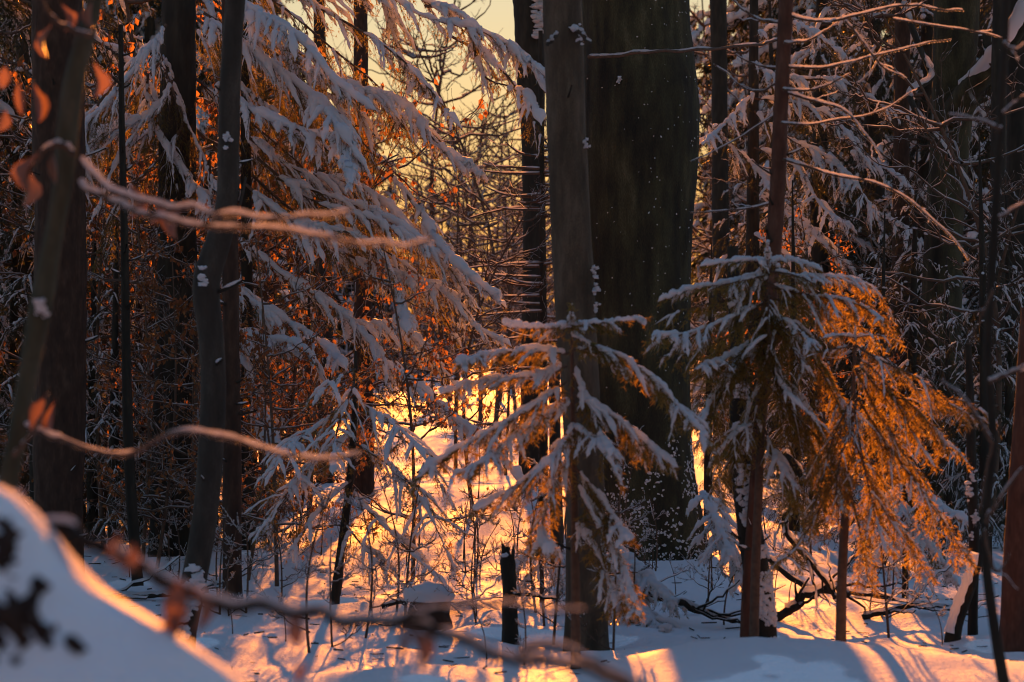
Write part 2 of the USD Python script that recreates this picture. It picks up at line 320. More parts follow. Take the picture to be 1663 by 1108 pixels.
def leaf(parent, p, size, seed, lean=0.):
    size = size * 1.05
    """a curled dead beech leaf hanging from p"""
    r = np.random.default_rng(seed); nu, nv = 7, 5
    u, v = np.meshgrid(np.linspace(0, 1, nu), np.linspace(-1, 1, nv), indexing='ij')
    w = .34 * np.sin(np.pi * np.clip(u, .02, .98)) ** .8
    curl = r.uniform(1.3, 2.5)
    x = w * np.sin(v * curl) / max(curl, .3) * 1.25; y = w * (1 - np.cos(v * curl)) * .8 + .18 * np.sin(u * 3) ; z = -u + .04 * np.cos(u * 20) * np.abs(v)
    pts = np.stack([x, y, z], -1).reshape(-1, 3) * size
    R = trimesh.transformations.euler_matrix(r.uniform(-.35, .35), lean + r.uniform(-.3, .3), r.uniform(0, 6.3))[:3, :3]
    i, j = np.meshgrid(np.arange(nu - 1), np.arange(nv - 1), indexing='ij'); a = i * nv + j
    f = np.concatenate([np.stack([a, a + nv, a + nv + 1], -1).reshape(-1, 3), np.stack([a, a + nv + 1, a + 1], -1).reshape(-1, 3)])
    st = tubes(np.stack([[0, 0, .15 * size], [0, 0, 0]])[None] @ R.T + p, np.full((1, 2), size * .012), 4)
    return obj('dead_leaf', cat_vf([(pts @ R.T + p, f), st]), 'frosted_leaf', parent)
def dabs(parent, path_pts, rows, seed, name='snow_patch'):
    """single lumps of snow on a trunk at photo points: rows (px, py, d, size m)"""
    for k, (x, y, d, s) in enumerate(rows):
        rr = np.random.default_rng(seed + k); n_ = 14
        obj(name, blobs(at(x, y, d) + rr.normal(0, 1, (n_, 3)) * [s * .35, s * .12, s * .7], s * rr.uniform(.15, .5, n_), None, seed + k, .7), 'snow', parent)

# near left beech with its twigs
p = ppath([(6, 830, 32), (26, 720, 32), (52, 570, 34), (66, 500, 38), (86, 390, 31), (104, 280, 34), (112, 190, 36), (128, 100, 32), (150, 20, 28), (165, -60, 26)], 6.0, 1.1, 7)
nb = tree('beech_sapling', 'blurred crooked dark beech stem nearest the left edge, leaning over the snow mound', 'beech', p, 'moss_bark', 11, 24, .03, step=.03)
dabs(nb, p, [(68, 498, 5.96, .022)], 5)
for rows, dd, w0, w1, sd in [([(128, 262), (165, 298), (220, 320), (300, 338), (400, 350), (480, 352), (565, 340)], (6, 5.8, 5.6, 5.4, 5.2, 5.1, 5.0), 13, 7, 21),
                             ([(128, 300), (170, 322), (210, 337), (260, 352), (340, 370), (460, 375), (540, 386), (620, 396), (700, 393)], (6, 5.8, 5.6, 5.4, 5.3, 5.2, 5.1, 5.0, 4.9), 13, 7, 22),
                             ([(40, 690), (110, 720), (200, 737), (270, 710), (350, 706), (440, 730), (525, 748), (585, 735)], (6, 5.8, 5.7, 5.6, 5.4, 5.3, 5.2, 5.1), 13, 7, 23)]:
    branch(nb, rows, dd, w0 * .85, w1 * .85, 'twig_bark', 1.15, sd, jit=.5, fringe=True)
branch(nb, [(118, 250), (95, 235), (60, 258), (40, 300)], 5.9, 12, 5, snow=.9, seed=24)
branch(nb, [(150, 60), (110, 45), (80, 25), (60, -20)], 5.9, 10, 5, snow=.6, seed=25)
branch(nb, [(20, 740), (60, 690), (80, 640)], 5.8, 9, 4, snow=.6, seed=26)
for k, (x, y, s) in enumerate([(30, 135, .075), (55, 140, .085), (82, 45, .075), (152, 105, .08), (150, 5, .06), (70, 650, .09), (88, 655, .07), (208, 300, .085), (300, 335, .085), (60, 255, .09), (85, 250, .07), (45, 280, .08), (8, 110, .05), (8, 180, .05), (250, 325, .06), (100, 10, .06)]):
    leaf(nb, at(x, y, 5.9 + (x > 180) * .3), s, 100 + k)

# the dark red-brown trunk behind it, and the other trunks
tree('spruce_tree', 'wide dark red-brown trunk behind the blurred beech stem at the far left', 'spruce', ppath([(95, 950, 88), (95, 860, 80), (98, 500, 84), (96, 200, 84), (92, 0, 84)], 16.2, 1.25, 12), 'spruce_bark', 31, 40, .05)
tree('beech_sapling', 'slender grey beech stem with two bends, third trunk from the left, snow on its foot', 'beech', ppath([(292, 1045, 52), (306, 980, 44), (330, 860, 41), (342, 740, 42), (346, 640, 41), (342, 540, 42), (336, 455, 45), (354, 395, 42), (368, 330, 36), (372, 200, 35), (378, 60, 33), (385, -40, 32)], 12.6, 1.2, 9), 'beech_bark', 32, 30, .03, step=.03)
b2 = stage.GetPrimAtPath('/World/beech_sapling_001')
dabs(b2, None, [(368, 222, 12.5, .03), (330, 450, 12.45, .035), (300, 1000, 12.45, .08), (318, 950, 12.45, .07), (290, 1025, 12.45, .07), (310, 975, 12.43, .05)], 50)
branch(b2, [(345, 420), (390, 330), (400, 290)], 12.6, 9, 4, 'beech_bark', .6, 33)
tree('spruce_tree', 'thin dark trunk standing between the wide red-brown trunk and the thick dark spruce', 'spruce', ppath([(224, 962, 20), (216, 850, 18), (208, 700, 17), (204, 500, 14), (201, 340, 12), (198, 200, 10), (196, 40, 8)], 16.4, 1.2), 'dark_bark', 34, 16, .05)
tree('spruce_tree', 'short dark stem close beside the thick dark spruce, left of the bent beech', 'spruce', ppath([(250, 912, 20), (253, 800, 18), (256, 650, 15), (262, 450, 11)], 18.2, 1.2), 'dark_bark', 35, 16, .05)
tree('spruce_tree', 'straight brown trunk right behind the bent grey beech stem', 'spruce', ppath([(377, 968, 33), (377, 850, 31), (376, 650, 29), (374, 440, 26), (372, 200, 22), (370, -20, 20)], 15.4, 1.2, 9), 'spruce_bark', 36, 24, .05)
tree('spruce_tree', 'dark trunk partly hidden right of the straight brown trunk', 'spruce', ppath([(402, 905, 24), (402, 800, 22), (402, 600, 20), (400, 300, 17)], 18.6, 1.2, 7), 'dark_bark', 37, 20, .05)
fg = tree('beech_tree', 'grey brown middle trunk in front of the huge old beech', 'beech', ppath([(952, 1048, 72), (952, 900, 66), (946, 700, 62), (934, 500, 66), (924, 300, 64), (916, 100, 64), (912, -40, 62)], 13.0, 1.15, 11), 'brown_bark', 38, 44, .03, .12)
dabs(fg, None, [(938, 55, 12.88, .04), (950, 235, 12.95, .025), (967, 470, 12.95, .03), (965, 440, 12.95, .025), (968, 500, 12.95, .022)], 60)
branch(fg, [(905, 55), (898, 62), (888, 74)], 12.8, 7, 5, 'beech_bark', 1.1, 39)
branch(fg, [(938, 50), (948, 60), (956, 72)], 12.8, 9, 6, 'beech_bark', 1.1, 40)
# huge old beech
bp = ppath([(1072, 925, 150), (1065, 850, 138), (1050, 760, 146), (1040, 640, 160), (1036, 480, 168), (1036, 330, 178), (1040, 200, 192), (1034, 60, 176), (1030, -40, 172)], 19.6, 1.2, 14)
big = tree('old_beech', 'huge dark mossy old beech trunk right of the middle, its foot plastered with snow', 'beech', bp, 'old_beech_bark', 41, 72, .035, .3, .05)
r = np.random.default_rng(5)
def surface_points(path, sides, step, rough, seed, flare, n, z0, z1, keep):
    v, f = trunk_mesh(path, sides, step, rough, seed, flare); t = trimesh.Trimesh(v, f, process=False)
    p, fi = trimesh.sample.sample_surface(t, n * 6, seed=seed); nr = t.face_normals[fi]; c = np.mean(np.asarray(path)[:, :2], 0)
    nr = np.where((((p[:, :2] - np.array([np.interp(p[:, 2], np.asarray(path)[:, 2], np.asarray(path)[:, q]) for q in (0, 1)]).T) * nr[:, :2]).sum(1) < 0)[:, None], -nr, nr)
    ok = (p[:, 2] > z0) & (p[:, 2] < z1) & (nr[:, 1] < .35) & keep(p, nr); return p[ok][:n], nr[ok][:n]
pk = lambda p, n: meshkit.noise(p * [7, 7, 3.5], 2) > .4 + .28 * np.clip((p[:, 2] - .25) / .7, 0, 1)
p_, n_ = surface_points(bp, 72, .05, .035, 41, .3, 5200, -.1, .9, pk)
obj('snow_crust', blobs(p_, r.uniform(.005, .017, len(p_)), n_ + [0, 0, .4], 6, .5), 'snow', big, kind='stuff')
p_, n_ = surface_points(bp, 72, .05, .035, 41, .3, 300, .6, 5, lambda p, n: (n[:, 0] > 0) | (p[:, 2] * 977 % 1 < .3))
obj('snow_flecks', blobs(p_, r.uniform(.003, .009, len(p_)), n_ + [0, 0, .4], 7, .5), 'snow', big, kind='stuff')
dabs(big, None, [(1128, 150, 19.6, .05), (1130, 165, 19.6, .06), (1117, 50, 19.6, .05), (1113, 35, 19.55, .05), (1005, 130, 19.15, .025)], 70)
branch(big, [(955, 92), (1000, 90), (1040, 86), (1120, 82), (1240, 70), (1262, 66)], (18.9, 18.6, 18.3, 17.5, 16, 15.5), 6, 4, 'twig_bark', 1.0, 42, cover=.75)

# right side trunks
slim = tree('slim_pine', 'slim red-brown stem right of the huge old beech with thin glowing side branches', 'pine', ppath([(1209, 1030, 15), (1216, 900, 15), (1228, 760, 18), (1240, 620, 22), (1252, 450, 27), (1262, 320, 26), (1268, 180, 24), (1275, 40, 24), (1279, -40, 23)], 12.8, 1.2, 6), 'red_bark', 43, 22, .03, step=.04)
for k, (rows, dd, w0, w1) in enumerate([
    ([(1278, 22), (1330, 34), (1400, 22), (1470, 8), (1520, 14), (1565, 18)], (12.8, 12.7, 12.6, 12.5, 12.4, 12.4), 7, 4),
    ([(1276, 36), (1230, 30), (1200, 8), (1185, -10)], 12.9, 6, 3),
    ([(1272, 70), (1310, 66), (1340, 50), (1362, 34)], 12.7, 6, 3),
    ([(1272, 108), (1330, 110), (1400, 96), (1470, 78), (1545, 64)], (12.8, 12.7, 12.6, 12.5, 12.4), 7, 3),
    ([(1372, 34), (1400, 66), (1425, 100), (1450, 118), (1474, 128)], 12.5, 6, 3.5),
    ([(1270, 145), (1310, 147), (1350, 135), (1380, 120)], 12.7, 6, 3),
    ([(1270, 148), (1330, 165), (1370, 178), (1395, 205), (1415, 230), (1435, 262)], (12.8, 12.7, 12.6, 12.5, 12.4, 12.3), 7, 3),
    ([(1268, 200), (1310, 202), (1350, 196), (1400, 188), (1440, 175), (1480, 150)], 12.6, 5, 2.5),
    ([(1264, 258), (1300, 268), (1360, 285), (1420, 296), (1480, 328), (1540, 380), (1572, 420)], (12.8, 12.7, 12.6, 12.5, 12.4, 12.3, 12.2), 7, 3),
    ([(1270, 130), (1220, 148), (1180, 118), (1160, 104)], 13, 5, 2.5),
    ([(1270, 110), (1230, 106), (1195, 88)], 13, 5, 2.5),
    ([(1266, 328), (1200, 340), (1120, 345)], 13.1, 5, 2.5),
    ([(1450, 30), (1520, 42), (1600, 55), (1640, 68)], 12.3, 5, 3),
    ([(1266, 180), (1230, 205), (1180, 235), (1122, 262)], 13.2, 4, 2),
]): branch(slim, rows, dd, w0 * .75, w1 * .75, 'twig_bark', 1.3, 300 + k, fringe=True, side_twigs=2, tw_len=.12)
sn = tree('snowy_young_tree', 'stem plastered with snow stripes, rising from the snow bank beside the slim red-brown stem', 'beech', ppath([(1240, 1050, 46), (1232, 960, 44), (1218, 860, 40), (1204, 760, 36), (1200, 660, 30), (1196, 560, 24), (1190, 400, 18)], 12.9, 1.2), 'dark_bark', 44, 24, .04, step=.04)
p_, n_ = surface_points(ppath([(1240, 1050, 46), (1232, 960, 44), (1218, 860, 40), (1204, 760, 36), (1200, 660, 30), (1196, 560, 24), (1190, 400, 18)], 12.9, 1.2), 24, .04, .04, 44, 0., 900, -.1, 1.5, lambda p, n: (meshkit.noise(p * [4, 4, 14], 3) > .45) & (n[:, 0] > -.6))
obj('snow_crust', blobs(p_, r.uniform(.008, .022, len(p_)), n_ + [0, 0, .5], 8, .5), 'snow', sn, kind='stuff')
rb = tree('beech_tree', 'tall greenish dark beech trunk at the right with a snowy forked limb', 'beech', ppath([(1515, 800, 80), (1520, 680, 72), (1526, 600, 68), (1530, 450, 64), (1538, 300, 62), (1548, 150, 68), (1553, 20, 74), (1556, -40, 76)], 23.5, 1.2, 13), 'old_beech_bark', 45, 40, .03, .2)
limb = obj('limb', trunk_mesh([[*at(1550, 190, 23.4), .16], [*at(1580, 140, 23.1), .12], [*at(1615, 100, 22.9), .10], [*at(1650, 50, 22.7), .08], [*at(1690, -30, 22.5), .07]], 18, .05, .04, 3), 'old_beech_bark', rb)
obj('snow', tubes(spline([at(x, y - 10, d) for x, y, d in [(1562, 152, 23.2), (1590, 128, 23.0), (1612, 100, 22.8), (1645, 52, 22.6), (1690, -35, 22.5)]], 30)[None], (np.array([.02] + [.1] * 6 + [.085] * 22 + [.03]) * r.uniform(.85, 1.15, 30))[None], 10, .8), 'snow', limb)
branch(rb, [(1462, 0), (1480, 40), (1500, 90), (1510, 130), (1480, 150), (1490, 185), (1530, 240), (1580, 310), (1610, 370), (1640, 430), (1665, 470)], (22, 21.9, 21.8, 21.7, 21.6, 21.5, 21.4, 21.3, 21.2, 21.1, 21), 11, 7, 'dark_bark', 1.3, 46, n=90)
branch(rb, [(1590, 60), (1600, 90), (1612, 112)], 22.8, 7, 4, 'dark_bark', 1, 47)
for k, (rows, d, m_, lb) in enumerate([
    ([(1612, 800, 34), (1615, 600, 32), (1620, 400, 28), (1622, 130, 24), (1624, -40, 22)], 22.5, 'dark_bark', 'narrow dark trunk close right of the greenish beech trunk'),
    ([(1655, 700, 44), (1655, 400, 44), (1655, 100, 42), (1655, -40, 42)], 24.5, 'dark_bark', 'dark trunk cut by the right edge in the upper half of the photo'),
    ([(1652, 1050, 58), (1655, 900, 50), (1668, 700, 46), (1678, 500, 40)], 12.6, 'red_bark', 'red-brown trunk at the right edge standing on the lit snow'),
    ([(1462, 760, 30), (1462, 500, 28), (1464, 200, 26), (1466, -20, 24)], 29, 'spruce_bark', 'straight dim reddish trunk behind the drooping fir on the right'),
    ([(866, 700, 46), (868, 500, 40), (865, 250, 36), (862, 80, 50), (857, -40, 50)], 29, 'dark_bark', 'dark snowy trunk just left behind the grey brown middle trunk'),
    ([(1172, 700, 30), (1170, 400, 28), (1168, 100, 26), (1166, -40, 26)], 40, 'dark_bark', 'dim trunk just right of the huge old beech, far behind'),
    ([(590, 660, 32), (590, 540, 30), (588, 400, 28), (586, 100, 24)], 27, 'spruce_bark', 'dim trunk behind the drooping snowy boughs in the left half'),
    ([(528, 660, 26), (528, 540, 26), (526, 400, 24), (520, 100, 20)], 30, 'dark_bark', 'dark trunk left of the dim trunk, behind the drooping boughs'),
    ([(905, 960, 24), (905, 900, 22), (903, 800, 20), (900, 600, 18)], 17.5, 'dark_bark', 'short dark stem peeping out left of the grey brown middle trunk'),
    ([(1580, 1000, 16), (1582, 880, 17), (1578, 760, 16), (1576, 660, 14), (1572, 560, 10)], 13.2, 'dark_bark', 'thin dark snow-flecked stem near the right edge, standing in the glowing sapling'),
    ([(1548, 1030, 26), (1562, 985, 22), (1578, 945, 18), (1590, 900, 15)], 13, 'dark_bark', 'slanting snow-covered stem foot low at the right'),
]):
    t = tree('spruce_tree' if 'bark' in m_ and k not in (4, 5) else 'forest_tree', lb, 'tree', ppath(rows, d, 1.2, 9 if k < 8 and k != 2 else None), m_, 400 + k, 22, .05)
    if k == 10: obj('snow', tubes(spline([at(x - 4, y - 3, 12.93) for x, y in [(1545, 1030), (1558, 985), (1574, 945), (1587, 900)]], 16)[None], (r.uniform(.02, .035, 16))[None], 8, .9), 'snow', t)
    if k == 4: obj('snow', blobs([at(x, y, 28.8) for x, y in zip(r.uniform(868, 884, 60), r.uniform(-10, 60, 60))], r.uniform(.02, .06, 60), None, 9), 'snow', t, kind='stuff')
    if k in (9,): dabs(t, None, [(1575, 800, 13.15, .03), (1583, 840, 13.15, .028), (1580, 770, 13.15, .025), (1578, 870, 13.15, .02)], 80)

def stubs(where, rows, d, n, seed):
    r_ = np.random.default_rng(seed); par = stage.GetPrimAtPath('/World/' + where); ys_ = [q[1] for q in rows][::-1]
    for k in range(n):
        y = r_.uniform(max(0, ys_[0]), min(950, ys_[-1])); x = np.interp(y, ys_, [q[0] for q in rows][::-1]); w = np.interp(y, ys_, [q[2] for q in rows][::-1]) / 2 * d / F
        a = r_.uniform(-2.6, .4) if r_.random() < .5 else r_.uniform(-1.2, 1.2) - 1.57; l = w + r_.uniform(.03, .16); c = at(x, y, d); dv = np.array([math.cos(a), math.sin(a), r_.uniform(-.1, .45)])
        P_ = c + dv * np.linspace(w * .7, l, 5)[:, None] + np.array([0, 0, .02]) * np.linspace(0, 1, 5)[:, None] ** 2; q_ = r_.uniform(.004, .012)
        o = obj('broken_stub', tubes(P_[None], np.linspace(q_, q_ * .6, 5)[None], 6), 'dark_bark', par)
        if r_.random() < .6: obj('snow', tubes((P_[1:] + [0, 0, q_])[None], np.array([[.002, q_ * 1.1, q_, .001]]), 6, .8), 'snow', o)
stubs('spruce_tree', [(95, 950, 80), (98, 500, 80), (92, 0, 80)], 16.2, 14, 1)
stubs('spruce_tree_001', [(224, 962, 18), (208, 700, 16), (201, 340, 12), (196, 40, 8)], 16.4, 14, 2)
stubs('spruce_tree_003', [(377, 968, 31), (376, 650, 28), (372, 200, 22)], 15.4, 12, 3)
stubs('beech_tree', [(952, 1048, 66), (946, 700, 60), (934, 500, 62), (924, 300, 62), (912, 0, 62)], 13.0, 4, 4)
stubs('slim_pine', [(1209, 1030, 15), (1228, 760, 18), (1252, 450, 26), (1275, 40, 24)], 12.8, 14, 5)
stubs('snowy_young_tree', [(1240, 1050, 44), (1204, 760, 34), (1196, 560, 24)], 12.9, 4, 6)
stubs('beech_sapling_001', [(292, 1045, 50), (342, 740, 42), (336, 455, 44), (372, 200, 34), (385, 0, 32)], 12.6, 4, 7)
rl = np.random.default_rng(15); n_ = 700; lx, ly = rl.uniform(-4, 4, n_), rl.uniform(10.8, 20, n_); la = rl.uniform(0, 6.3, n_); ll = rl.uniform(.008, .05, n_)
c_ = np.stack([lx, ly, gz(lx, ly) + .006], 1); dv = np.stack([np.cos(la), np.sin(la), rl.uniform(-.02, .12, n_)], 1) * ll[:, None]
lt = obj('twig_litter', tubes(np.stack([c_ - dv, c_, c_ + dv], 1), np.repeat(rl.uniform(.0012, .004, (n_, 1)), 3, 1), 4), 'dark_bark', None, kind='stuff'); tag(lt, 'fine broken twigs and bark scraps strewn over the snow', 'litter')

# ------------------------------------------------------------------ snowy firs that can be told apart
fa = [([(600, -40), (700, 15), (800, 70), (860, 110), (888, 150)], .3), ([(690, 10), (760, 50), (805, 100), (835, 160), (878, 200)], .32), ([(420, -60), (520, -10), (600, 40), (650, 90), (700, 150)], .38),
      ([(330, -40), (420, 10), (500, 70), (570, 120), (610, 180)], .38), ([(330, 30), (420, 90), (500, 140), (560, 190), (595, 275)], .45), ([(480, 100), (570, 150), (650, 195), (720, 240), (780, 285)], .36),
      ([(350, 130), (450, 200), (520, 250), (570, 310)], .38), ([(400, 220), (500, 290), (580, 310), (660, 350), (730, 400)], .36),
      ([(450, 290), (560, 340), (650, 370), (720, 420), (770, 500)], .4), ([(400, 300), (500, 360), (580, 400), (640, 470), (660, 540)], .4), ([(520, 380), (620, 430), (700, 480), (780, 520), (830, 560)], .34),
      ([(380, 380), (470, 440), (560, 500), (640, 585), (700, 650), (770, 710)], .34), ([(600, 580), (680, 620), (740, 670), (790, 740), (850, 790)], .3), ([(330, 500), (400, 540), (470, 580), (540, 650)], .36),
      ([(340, 560), (380, 590), (430, 660), (450, 720)], .32), ([(350, 420), (430, 480), (520, 540), (560, 600)], .36), ([(550, 520), (640, 560), (700, 600), (760, 660)], .32),
      ([(680, 330), (720, 380), (770, 440), (820, 500)], .2), ([(270, 40), (190, 130), (130, 210), (100, 280)], .42), ([(280, 130), (230, 190), (170, 240), (130, 330)], .4), ([(240, 120), (270, 200), (310, 280), (340, 350)], .35)]
rj = np.random.default_rng(77)
FA = hero_fir('snowy_spruce', 'large spruce with long drooping snow-laden boughs filling the upper left half', ppath([(292, 908, 78), (290, 800, 72), (288, 600, 68), (288, 300, 62), (290, 0, 56)], 18.8, 1.2, 13), 'dark_bark', [(p_, w_ * .8) for p_, w_ in fa], 18.2, 1, tilt=1.0, droop=.5, snow=.029, cover=.6, ang0=34, hang=.1, spread=1.8, wobble=16, gap=.07, sec=.05, per_m=105, nl=.028, nw=.005)
for pts, W in fa:
    if pts[-1][1] > 530: continue
    o = rj.uniform(-50, 50, 2); k = np.linspace(0, 1, len(pts)); dd = 18.6 + rj.uniform(-.5, .5)
    put_bough(FA, bough([at(x + o[0], y + o[1] + 12 * kk, dd - kk * rj.uniform(.3, 1.)) for (x, y), kk in zip(pts, k)], W * .75, rj, droop=.55, ang0=34, snow=.022, cover=.4, hang=.12, gap=.07, sec=.05, per_m=100, nl=.028, nw=.005))
    for q in range(2):
        if (pts[-1][0] > 690 and pts[-1][1] < 320) or (pts[-1][0] > 760 and pts[-1][1] < 600): continue
        if pts[-1][1] > 600 or rj.random() < .25: continue
        o = rj.uniform(-45, 45, 2) + [0, 25]; k = np.linspace(0, 1, len(pts)); dd = 18.9 + rj.uniform(-.5, .8)
        put_bough(FA, bough([at(x + o[0], y + o[1] + 30 * kk, dd - kk * rj.uniform(.1, .7)) for (x, y), kk in zip(pts, k)], W * 1.15, rj, droop=1.0, snow=.016, cover=.22, hang=.3, gap=.08, sec=.055, per_m=75, nl=.032, nw=.006))
fb = [([(1225, 112), (1280, 128), (1350, 130), (1400, 150), (1450, 180), (1500, 195), (1548, 240)], .3), ([(1225, 100), (1260, 130), (1310, 170), (1330, 200)], .4), ([(1225, 160), (1300, 170), (1360, 200), (1390, 240), (1415, 275)], .42),
      ([(1225, 180), (1290, 230), (1350, 260), (1380, 310)], .42), 
      ([(1225, 150), (1180, 200), (1140, 235)], .28), ([(1150, 200), (1190, 240), (1225, 270), (1250, 310)], .3), ([(1225, 240), (1290, 270), (1330, 330), (1380, 370)], .42), ([(1225, 310), (1290, 350), (1340, 400), (1385, 440)], .4), ([(1300, 250), (1370, 280), (1410, 330), (1440, 390)], .4), ([(1380, 250), (1430, 270), (1460, 290), (1490, 325)], .3),
      ([(1400, 340), (1450, 360), (1490, 390), (1510, 430), (1518, 470)], .34), ([(1225, 380), (1270, 410), (1320, 440)], .4), ([(1225, 60), (1270, 40), (1330, 60), (1380, 100)], .3)]
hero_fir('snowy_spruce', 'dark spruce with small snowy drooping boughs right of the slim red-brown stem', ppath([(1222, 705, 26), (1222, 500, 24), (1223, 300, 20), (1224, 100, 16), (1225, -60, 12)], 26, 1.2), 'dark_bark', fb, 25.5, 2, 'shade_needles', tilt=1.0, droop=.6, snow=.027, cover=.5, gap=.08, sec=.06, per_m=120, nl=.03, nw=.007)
fc = [([(928, 535), (928, 494)], .03), ([(928, 530), (880, 533), (820, 530)], .1), ([(930, 530), (980, 524), (1060, 517)], .1), ([(925, 575), (870, 570), (800, 575), (748, 592)], .15), ([(925, 570), (980, 568), (1040, 600), (1090, 650), (1130, 690), (1165, 745)], .18),
      ([(920, 595), (850, 612), (780, 620), (715, 640)], .15), ([(920, 620), (850, 670), (780, 710), (710, 750), (655, 800)], .2), ([(930, 600), (955, 650), (975, 700), (992, 740)], .13), ([(930, 640), (1000, 680), (1050, 720), (1100, 760)], .2),
      ([(930, 700), (880, 760), (820, 800), (770, 830)], .2), ([(930, 720), (900, 790), (880, 850), (890, 900)], .16), ([(935, 780), (970, 850), (1000, 900), (1030, 980)], .16), ([(935, 760), (990, 830), (1020, 880)], .16),
      ([(930, 650), (860, 690), (800, 740), (740, 770)], .2), ([(935, 850), (970, 900), (990, 950), (1040, 1000)], .15), ([(928, 545), (960, 560), (1000, 590), (1020, 620)], .12), ([(928, 690), (985, 740), (1010, 790)], .16)]
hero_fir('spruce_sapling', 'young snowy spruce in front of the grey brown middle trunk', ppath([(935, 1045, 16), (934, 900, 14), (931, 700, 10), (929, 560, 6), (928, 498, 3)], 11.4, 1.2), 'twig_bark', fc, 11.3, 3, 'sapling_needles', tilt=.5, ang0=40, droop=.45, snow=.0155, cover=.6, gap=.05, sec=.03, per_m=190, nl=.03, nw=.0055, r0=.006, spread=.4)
fd = [([(1246, 440), (1247, 394)], .03), ([(1245, 425), (1200, 424), (1140, 432)], .08), ([(1245, 440), (1180, 460), (1120, 470), (1070, 490)], .13), ([(1245, 425), (1290, 424), (1335, 440)], .08), ([(1248, 440), (1310, 450), (1370, 450), (1420, 470), (1445, 510)], .17),
      ([(1248, 460), (1320, 480), (1380, 490), (1435, 522)], .19), ([(1245, 450), (1210, 480), (1185, 500)], .12), ([(1248, 480), (1250, 540), (1262, 610), (1300, 660), (1345, 700)], .2), ([(1245, 490), (1180, 520), (1120, 540), (1060, 545)], .2),
      ([(1250, 520), (1310, 560), (1350, 620), (1380, 690)], .2), ([(1243, 560), (1190, 600), (1160, 640), (1140, 690)], .2), ([(1240, 620), (1215, 660), (1200, 740)], .16), ([(1245, 600), (1300, 650), (1340, 720), (1365, 790)], .2), ([(1240, 680), (1190, 710), (1150, 760)], .16), ([(1246, 500), (1290, 530), (1330, 570)], .18), ([(1245, 540), (1200, 570), (1130, 600)], .18), ([(1243, 700), (1270, 760), (1320, 820)], .18)]
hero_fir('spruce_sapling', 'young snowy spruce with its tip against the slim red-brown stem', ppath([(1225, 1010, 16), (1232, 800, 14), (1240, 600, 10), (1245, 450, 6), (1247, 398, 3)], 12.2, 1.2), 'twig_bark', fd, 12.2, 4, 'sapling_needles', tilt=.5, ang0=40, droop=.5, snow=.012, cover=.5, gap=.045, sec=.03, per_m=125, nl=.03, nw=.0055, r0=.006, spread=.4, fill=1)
fe = [([(1388, 565), (1389, 528)], .03), ([(1388, 548), (1360, 545), (1335, 550)], .06), ([(1388, 548), (1430, 545), (1465, 558)], .06), ([(1388, 562), (1340, 570), (1310, 580)], .09), ([(1388, 560), (1440, 590), (1500, 620), (1550, 660), (1600, 682)], .19),
      ([(1388, 580), (1440, 640), (1500, 650), (1560, 650), (1620, 690)], .16), ([(1388, 600), (1430, 680), (1470, 740), (1515, 800)], .2), ([(1388, 640), (1440, 720), (1500, 800), (1540, 860), (1580, 920)], .22), ([(1388, 660), (1400, 740), (1420, 830), (1440, 900)], .2),
      ([(1388, 640), (1350, 720), (1330, 800), (1300, 860)], .2), ([(1385, 700), (1420, 800), (1470, 880), (1510, 940)], .22), ([(1385, 720), (1340, 810), (1300, 880), (1270, 910)], .2), ([(1380, 800), (1400, 880), (1410, 950)], .18), ([(1388, 600), (1460, 640), (1520, 700), (1550, 740)], .2), ([(1388, 580), (1420, 600), (1480, 700), (1520, 760)], .18), ([(1386, 690), (1360, 770), (1360, 850)], .18)]
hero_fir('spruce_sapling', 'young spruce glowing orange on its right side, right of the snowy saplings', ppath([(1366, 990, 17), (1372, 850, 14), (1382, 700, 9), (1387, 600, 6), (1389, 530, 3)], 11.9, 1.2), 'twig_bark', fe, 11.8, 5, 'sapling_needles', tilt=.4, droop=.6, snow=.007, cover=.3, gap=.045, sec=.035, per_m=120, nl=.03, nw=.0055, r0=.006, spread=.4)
ff = [([(577, 640), (520, 690), (460, 740), (430, 790)], .28), ([(577, 650), (640, 690), (700, 760), (740, 830)], .28), ([(576, 700), (500, 760), (450, 830), (420, 880)], .28), ([(576, 720), (650, 770), (700, 840), (740, 930)], .28), ([(570, 780), (510, 840), (470, 900)], .26), ([(568, 800), (630, 860), (680, 910), (730, 955)], .26), ([(560, 850), (600, 900), (640, 945)], .22), ([(577, 620), (550, 690), (540, 770)], .26), ([(577, 600), (540, 620), (500, 670)], .2)]
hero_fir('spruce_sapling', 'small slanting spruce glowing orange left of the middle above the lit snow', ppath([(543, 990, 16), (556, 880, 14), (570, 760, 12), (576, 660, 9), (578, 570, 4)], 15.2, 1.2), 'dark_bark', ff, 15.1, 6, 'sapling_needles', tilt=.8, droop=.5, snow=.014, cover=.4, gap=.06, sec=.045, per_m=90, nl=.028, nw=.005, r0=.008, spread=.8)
fg2 = [([(880, 890), (850, 905), (815, 935)], .16), ([(880, 890), (915, 905), (945, 940)], .16), ([(880, 870), (860, 890), (850, 925)], .14), ([(880, 870), (900, 890), (910, 935)], .14), ([(880, 910), (860, 940), (830, 970)], .16), ([(880, 910), (910, 950), (930, 970)], .16)]
hero_fir('spruce_sapling', 'tiny snowy spruce seedling behind the cut stump post in the middle', ppath([(880, 985, 9), (880, 920, 7), (880, 850, 3)], 14.9, 1.2), 'twig_bark', fg2, 14.9, 7, 'sapling_needles', tilt=.3, droop=.4, snow=.014, gap=.05, sec=.04, r0=.005, spread=.4)
fh = [([(1470, 850), (1430, 900), (1400, 960)], .22), ([(1470, 850), (1510, 890), (1550, 950)], .22), ([(1470, 820), (1450, 880), (1440, 950)], .2), ([(1470, 820), (1490, 880), (1500, 960)], .2), ([(1470, 780), (1520, 820), (1580, 850)], .2), ([(1470, 790), (1420, 830), (1380, 880)], .2)]
